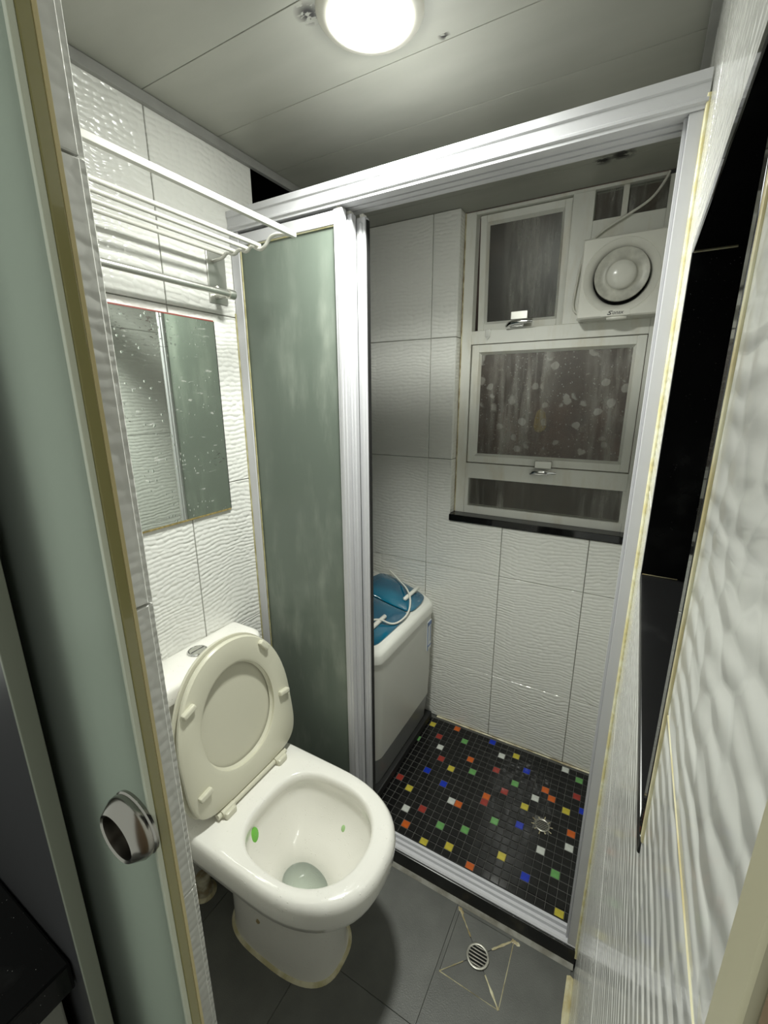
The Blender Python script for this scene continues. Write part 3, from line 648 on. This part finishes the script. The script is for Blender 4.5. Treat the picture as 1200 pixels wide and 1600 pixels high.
# seat and lid: modelled flat along +x from the hinge, turned up about the hinge axis
HX, HZ, ANG = .214, .416, math.radians(98)
SY = TY+.010
def tilt(pts):
    out = []
    for (x, y, z) in pts:
        dx, dz = x, z
        out.append((HX+dx*math.cos(ANG)-dz*math.sin(ANG), y, HZ+dx*math.sin(ANG)+dz*math.cos(ANG)))
    return out
def dshape(x0, x1, b, z, n=72, nb=5.0, nf=2.15, sp=.40): return tilt(egg(x0, x1, b, z, nb, nf, SY, n, sp))
SL = .402
# z<0 in seat space faces the room once raised (underside); the lid lies behind at z>0
MB().loft([dshape(.012, SL-.004, .172, .000), dshape(.006, SL, .177, .004), dshape(.006, SL, .177, .011), dshape(.010, SL-.004, .172, .016),
           dshape(.072, SL-.070, .112, .016, nb=2.2, nf=2.0, sp=.48), dshape(.066, SL-.064, .117, .010, nb=2.2, nf=2.0, sp=.48), dshape(.067, SL-.065, .116, .002, nb=2.2, nf=2.0, sp=.48), dshape(.060, SL-.058, .122, -.001, nb=2.2, nf=2.0, sp=.48), dshape(.012, SL-.004, .172, .000)]).build('seat', M['seat'], to, angle=40)
MB().loft([dshape(.014, SL-.004, .176, .020), dshape(.004, SL+.003, .180, .020), dshape(.002, SL+.004, .182, .024), dshape(.006, SL+.001, .177, .031), dshape(.04, SL-.03, .15, .034), dshape(.20, .21, .004, .036)]).build('lid', M['seat_in'], to, angle=40)
MB().loft([dshape(.014, SL-.004, .176, .020), dshape(.20, .21, .004, .022)], False, True).build('lid_inner_face', M['seat_in'], to, angle=40)
def seatbox(x0, x1, y0, y1, z0, z1, nm, mat, bev=.003, rot=0.0):
    m = MB().box(-(x1-x0)/2, (x1-x0)/2, -(y1-y0)/2, (y1-y0)/2, z0, z1, bev); c, s = math.cos(rot), math.sin(rot); mx, my = (x0+x1)/2, (y0+y1)/2
    m.v = tilt([(mx+v[0]*c-v[1]*s, my+v[0]*s+v[1]*c, v[2]) for v in m.v]); return m.build(nm, mat, to)
for (px, py, rot) in ((.338, SY+.108, 1.0), (.172, SY+.148, .15), (.300, SY-.134, -.35), (.085, SY-.140, -.15)):
    seatbox(px-.018, px+.018, py-.007, py+.007, -.012, .004, 'bumper', M['seat'], .004, PI/2+rot if px > .3 else PI/2+rot)
for s in (-1, 1):
    y = SY+s*.092
    h = MB().box(HX-.018, HX+.016, y-.016, y+.016, .402, .420, .004).build('hinge', M['seat'], to)
    MB().tube([(HX, y-.018, HZ), (HX, y+.018, HZ)], .0085, 14).build('hinge_pin', M['seat'], h)
MB().tube([(HX-.004, SY-.120, HZ-.002), (HX-.004, SY+.120, HZ-.002)], .0075, 12).build('hinge_bar', M['seat'], to)
# outlet pipe behind the pan
pp = thing('waste_pipe', (.04, -.345, 0), 'short cream waste pipe stub on the floor behind the toilet foot', 'pipe')
MB().lathe([(.026, .001), (.026, .012), (.020, .018), (.020, .06), (.0005, .062)], (.045, -.345, 0), n=24).build('pipe', M['pipe'], pp)
MB().lathe([(.034, .0006), (.031, .005), (.025, .009)], (.045, -.345, 0), n=24).build('collar', M['seal_c'], pp)
# water valve on the wall above the cistern
vv = thing('water_valve', (.01, -.40, .80), 'small chrome water valve on the left wall beside the cistern lid', 'valve')
MB().lathe([(.022, 0), (.022, .004), (.012, .010), (.010, .024), (.0005, .024)], (.0, -.400, .80), (1, 0, 0), n=20).build('flange', M['chrome'], vv)
MB().tube([(.020, -.400, .80), (.030, -.393, .804), (.036, -.377, .802), (.038, -.367, .792)], [.009, .009, .010, .007], 12, smooth=2).build('spout', M['chrome'], vv)

# ------------------------------------------------------------ mirror
mr = thing('wall_mirror', (0, -.29, 1.344), 'frameless wall mirror with water drops and rusty top edge on left wall', 'mirror')
BX('glass', M['mirror'], mr, .0005, .0055, -.50, -.081, 1.0985, 1.589, .0008)
BX('top_edge', M['rust'], mr, .0008, .0062, -.50, -.082, 1.5885, 1.5915)
BX('bottom_edge', M['gold'], mr, .0008, .0062, -.50, -.081, 1.0945, 1.0985)
BX('side_edge', M['drainhole'], mr, .0008, .0058, -.0812, -.0798, 1.0985, 1.589)

# ------------------------------------------------------------ towel rack
rk = thing('towel_rack', (0, -.33, 1.64), 'white metal towel shelf with five bars and a lower rail on left wall', 'towel rack')
AY, BY = -.060, -.600
RZ = 1.7455
BX('front_bar', M['white_metal'], rk, .257, .268, BY, AY+.006, 1.746, 1.757, .001)
for x in (.158, .118, .076, .036): MB().tube([(x, BY, RZ), (x, AY+.004, RZ)], .0048, 10).build('bar', M['white_metal'], rk)
for y in (AY, BY):
    wave = [(.004, y, RZ-.012), (.020, y, RZ-.011), (.036, y, RZ-.010), (.054, y, RZ+.002), (.076, y, RZ-.010), (.096, y, RZ+.003), (.118, y, RZ-.010), (.138, y, RZ+.004), (.158, y, RZ-.010), (.176, y, RZ-.008), (.196, y, RZ+.012), (.220, y, RZ+.014), (.258, y, RZ+.006)]
    MB().tube(wave, .0042, 8, smooth=2).build('wave_bracket', M['white_metal'], rk)
    pl = BX('wall_plate', M['sat_alu'], rk, .0005, .004, y-.022 if y == AY else y-.02, y+.035 if y == AY else y+.02, 1.636, 1.756, .001)
    MB().tube([(.003, y, 1.653), (.055, y, 1.651)], .008, 12).build('rail_post', M['sat_alu'], rk)
    MB().lathe([(.006, 0), (.006, .004), (.003, .006), (.0005, .006)], (.004, y+.004, 1.672), (1, 0, 0), n=12).build('screw', M['sat_alu'], pl)
MB().tube([(.055, BY, 1.651), (.055, AY, 1.651)], .0075, 14).build('towel_rail', M['sat_alu'], rk)
for y in (AY, BY): MB().lathe([(.0005, -.010), (.011, -.010), (.0115, -.006), (.0115, .008), (.0005, .010)], (.055, y, 1.651), (0, 1, 0), n=18).build('rail_end', M['sat_alu'], rk)

# ------------------------------------------------------------ extractor fan
FC = Vector((0.888, D+.047, 1.742)); FH = .110
fy = FC.y-.062
fn = thing('extractor_fan', (FC.x, FC.y, FC.z), 'square white extractor fan with round dusty grille mounted in the window', 'fan')
def sqring(h, y, n=64, p=30):
    out = []
    for j in range(n):
        t = 2*PI*j/n+PI/n*0; c, s = math.cos(t), math.sin(t); m = max(abs(c), abs(s)); out.append((FC.x+h*c/m, y, FC.z+h*s/m))
    return out
def ciring(r, y, n=64): return [(FC.x+r*math.cos(2*PI*j/n), y, FC.z+r*math.sin(2*PI*j/n)) for j in range(n)]
MB().loft([sqring(FH, FC.y), sqring(FH, fy+.004), sqring(FH-.004, fy), ciring(.1015, fy), ciring(.1005, fy+.0012), ciring(.099, fy), ciring(.090, fy+.005), ciring(.080, fy+.013), ciring(.074, fy+.026)]).build('housing', M['plastic'], fn, angle=30)
MB().loft([ciring(.0745, fy+.020), ciring(.0735, fy+.034), ciring(.001, fy+.036)]).build('duct', M['drainhole'], fn)
gz = .004
MB().lathe([(.071, .010), (.0725, .006), (.071, .002), (.058, .007), (.046, .009), (.040, .006), (.038, .004), (.030, .012), (.0005, .012)], (FC.x+.001, fy, FC.z+gz), (0, 1, 0), n=48).build('grille_disc', M['plastic_dirty'], fn)
MB().lathe([(.0395, .006), (.039, .000), (.034, -.006), (.022, -.011), (.008, -.013), (.0005, -.013)], (FC.x+.001, fy, FC.z+gz), (0, 1, 0), n=40).build('hub_cap', M['plastic'], fn)
BX('badge', M['plastic'], fn, FC.x-.040, FC.x+.036, fy-.0012, fy+.001, FC.z-FH+.002, FC.z-FH+.020, .0005)
MB().tube([(FC.x-.024, fy+.012, FC.z-FH-.001), (FC.x, fy+.004, FC.z-FH-.004), (FC.x+.026, fy+.012, FC.z-FH-.001)], .006, 10, smooth=2).build('shutter_tab', M['plastic'], fn)
def text(body, size, mat, parent, origin, rx, ry_normal, shear=0.0, ext=.0003, name='lettering'):
    cu = bpy.data.curves.new('lettering', 'FONT'); cu.body = body; cu.size = size; cu.extrude = ext; cu.align_x = 'CENTER'; cu.align_y = 'CENTER'; cu.shear = shear
    tmp = bpy.data.objects.new('tmp', cu); COL.objects.link(tmp); bpy.context.view_layer.update()
    me = bpy.data.meshes.new_from_object(tmp.evaluated_get(bpy.context.evaluated_depsgraph_get())); bpy.data.objects.remove(tmp)
    x = Vector(rx).normalized(); z = Vector(ry_normal).normalized(); y = z.cross(x)
    m = Matrix((x, y, z)).transposed().to_4x4(); me.transform(m); me.materials.clear(); me.materials.append(mat)
    return link(name, me, origin, parent)
text('onax', .015, M['ink'], fn, (FC.x+.003, fy-.0016, FC.z-FH+.011), (1, 0, 0), (0, -1, 0), .3)
s_ = MB().tube([(FC.x-.010, fy-.0016, FC.z-FH+.0150), (FC.x-.017, fy-.0016, FC.z-FH+.0158), (FC.x-.021, fy-.0016, FC.z-FH+.0128), (FC.x-.015, fy-.0016, FC.z-FH+.0105), (FC.x-.014, fy-.0016, FC.z-FH+.0075), (FC.x-.021, fy-.0016, FC.z-FH+.0062), (FC.x-.024, fy-.0016, FC.z-FH+.0080)], .0011, 6, smooth=2).build('lettering', M['ink'], fn)
cordY = FY-.006
MB().tube([(.976, FY-.004, 2.006), (.968, cordY, 1.985), (.942, cordY-.004, 1.945), (.90, cordY-.004, 1.922), (.855, cordY-.004, 1.901), (.815, cordY-.002, 1.880), (.782, cordY, 1.850), (.768, cordY, 1.80), (.760, cordY, 1.72), (.757, cordY, 1.685), (.763, cordY, 1.664), (.778, cordY, 1.655), (.79, cordY+.004, 1.655)], .0036, 8, smooth=2).build('power_cord', M['cable'], fn, label='cream power cord')
BX('junction', M['ink'], fn, .976, .998, FY-.006, FY+.0, 2.000, 2.008)

# ------------------------------------------------------------ washing machine
wm = thing('washing_machine', (.15, .40, 0), 'compact white twin tub washing machine with blue lids in the shower', 'washing machine')
WX1 = .344; wy0, wy1 = .148, .642
def wring(x0, x1, y0, y1, zf, r=.05, n=8):
    out = []
    for (cx_, cy_, a0, rr) in ((x1-r, y1-r, 0, r), (x0+.03, y1-.03, PI/2, .03), (x0+.03, y0+.03, PI, .03), (x1-r, y0+r, 3*PI/2, r)):
        for i in range(n+1):
            a = a0+PI/2*i/n; x, y = cx_+rr*math.cos(a), cy_+rr*math.sin(a); out.append((x, y, zf(x, y)))
    return out
def ztop(x, y): return .676-.36*max(0, x-.10) - (.06*max(0, (y-.58))/.06*.2)
k0 = lambda z: (lambda x, y: z)
MB().loft([wring(-.02, WX1-.008, wy0+.006, wy1-.006, k0(.155)), wring(-.02, WX1-.003, wy0+.004, wy1-.004, k0(.30)), wring(-.02, WX1-.002, wy0+.003, wy1-.003, lambda x, y: ztop(x, y)-.040)], True, True).build('body', M['wash'], wm)
MB().loft([wring(-.018, .322, wy0+.012, wy1-.008, k0(.037)), wring(-.018, WX1-.010, wy0+.008, wy1-.007, k0(.154))], True, True).build('base', M['wash_base'], wm)
for (x, y) in ((.02, .18), (.30, .19), (.02, .60), (.30, .60)): MB().lathe([(.018, .0), (.020, .006), (.020, .028)], (x, y, 0), n=14, cap0=True).build('foot', M['black'], wm)
MB().box(.0, WX1-.002, wy0+.004, wy1-.004, .002, .036, .004).build('black_base', M['black'], wm)  # plain black block filling the space below the grey base
MB().loft([wring(-.022, WX1+.002, wy0-.002, wy1+.002, lambda x, y: ztop(x, y)-.042), wring(-.022, WX1+.003, wy0-.003, wy1+.003, lambda x, y: ztop(x, y)-.012), wring(-.020, WX1-.001, wy0+.001, wy1-.001, lambda x, y: ztop(x, y)-.003), wring(-.014, WX1-.010, wy0+.010, wy1-.010, lambda x, y: ztop(x, y))], True, True).build('top_cover', M['wash_top'], wm, angle=50)
def lidpiece(pts, nm, h=.004):
    # rounded polygon extruded off the sloping top
    P = [Vector((x, y, 0)) for x, y in pts]
    for _ in range(3):
        q = []
        for a, b in zip(P, P[1:]+P[:1]): q += [a*.78+b*.22, a*.22+b*.78]
        P = q
    c = sum(P, Vector())/len(P)
    R_ = [[(p.x, p.y, ztop(p.x, p.y)-.002) for p in P], [(p.x, p.y, ztop(p.x, p.y)+h*.6) for p in P], [(c.x+(p.x-c.x)*.975, c.y+(p.y-c.y)*.975, ztop(p.x, p.y)+h) for p in P],
          [(c.x+(p.x-c.x)*.5, c.y+(p.y-c.y)*.5, ztop(c.x+(p.x-c.x)*.5, c.y+(p.y-c.y)*.5)+h*1.3) for p in P]]
    return MB().loft(R_, False, True).build(nm, M['blue'], wm)
l1 = lidpiece([(.105, .415), (.10, .52), (.115, .615), (.20, .632), (.295, .628), (.317, .58), (.318, .46), (.26, .442), (.19, .428)], 'lid')
l2 = lidpiece([(.105, .172), (.105, .405), (.19, .418), (.26, .432), (.318, .450), (.318, .30), (.316, .175), (.22, .166)], 'lid')
for (y0_, y1_, pl_) in ((.498, .628, l1), (.235, .345, l2)):
    x = .268; z = ztop(x, .5)+.010
    MB().tube([(x, y0_, z), (x, y0_+.004, z+.001), (x, y1_-.004, z+.001), (x, y1_, z)], [.004, .0085, .0085, .004], 12).build('lid_handle', M['plastic'], pl_)
cp = [(.119, .650), (.150, .635), (.186, .61), (.249, .559), (.291, .510), (.316, .445), (.319, .368), (.304, .323), (.272, .299), (.24, .272), (.20, .25)]
MB().tube([(x, y, ztop(x, y)+(.024 if .24 < x < .30 else .009)) for x, y in cp], .0036, 8, smooth=2).build('power_cable', M['cable'], wm, label='white power cable lying over the lids')
for i, y in enumerate((.52, .545, .565, .59)): MB().box(.062, .074, y, y+.010, .6652, .6658).build('panel_mark', M['ink_grey'], wm)
sx = WX1-.0025
st = BX('sticker', M['lab_white'], wm, sx-.001, sx+.0035, .560, .597, .385, .515)
for (a, b, c, d) in ((.560, .597, .495, .512), (.560, .565, .385, .512), (.560, .597, .400, .405), (.585, .589, .42, .49)): BX('sticker_print', M['lab_blue'], st, sx+.0032, sx+.0042, a, b, c, d)

# dark box on the back wall above the washer
db = thing('wall_box', (-.05, D-.02, 1.04), 'slim dark grey box on the back wall beside the glass panels', 'box')
BX('case', M['dark_box'], db, -.12, .028, D-.03, D-.001, .945, 1.135, .003)
BX('cover', M['dark_box'], db, -.115, .024, D-.036, D-.029, .965, 1.125, .002)

# ------------------------------------------------------------ front sliding glass door
XE, YG, GT = 0.727, -0.787, 0.012
gd = thing('door_1', (.60, YG, 0), 'frosted glass sliding door with steel ring pull at the near left', 'door', kind='structure')
BX('glass_pane', M['glass_door'], gd, .30, XE-.003, YG, YG+GT, .01, 2.05)
BX('glass_edge', M['olive'], gd, XE-.003, XE, YG+.0032, YG+GT-.0024, .01, 2.05, .0006, label='olive tinted glass edge')
BX('edge_strip', M['edge_cream'], gd, XE-.0032, XE+.0002, YG+GT-.0024, YG+GT, .01, 2.05, .0004, label='cream strip along the edge')
BX('edge_strip', M['edge_pale'], gd, XE-.004, XE-.0006, YG-.0002, YG+.0032, .01, 2.05, .0006, label='pale strip along the edge')
hc = Vector((.7085, YG, 1.119))
hd = MB().lathe([(.0232, 0.0), (.0236, .002), (.0226, .003), (.0232, .0045), (.0230, .0075), (.0182, .0150), (.0176, .0155), (.0160, .0145), (.0155, .009), (.0154, .003), (.0150, .001), (.0005, .0008)], hc, (0, -1, 0), n=56).build('ring_pull', M['steel'], gd)

# ------------------------------------------------------------ kitchen side, near left
wp = MB().box(.10, .600, -.8055, -.7935, -.05, 2.1, .001).build('wall_outer', M['grey_panel'], smooth=False)
meta(wp, 'dark grey wall panel outside the sliding door above the black worktop', 'wall', kind='structure')
BX('end_strip', M['panel_edge'], wp, .600, .6035, -.806, -.793, -.05, 2.1, .0006, label='pale grey panel end')
wt = BX('worktop', M['granite_top'], None, .0, .583, -1.25, -.807, .868, .90, .002)
meta(wt, 'black granite kitchen worktop at the lower left corner', 'worktop')
cb = thing('base_cabinet', (.3, -1.0, 0), 'grey kitchen base cabinet under the black granite worktop', 'cabinet')
BX('carcass', M['cab'], cb, .0, .545, -1.24, -.812, .08, .866, .001)
BX('door', M['cab'], cb, .547, .566, -1.235, -.815, .09, .85, .002)
BX('black_base', M['black'], cb, .02, .52, -1.23, -.83, .0, .079)
kf = MB().box(-.3, 1.3, -1.6, -.802, -.07, -.002).build('floor_outer', M['floor_tile'], smooth=False)
meta(kf, 'dark floor outside the bathroom doorway', 'floor', kind='structure')
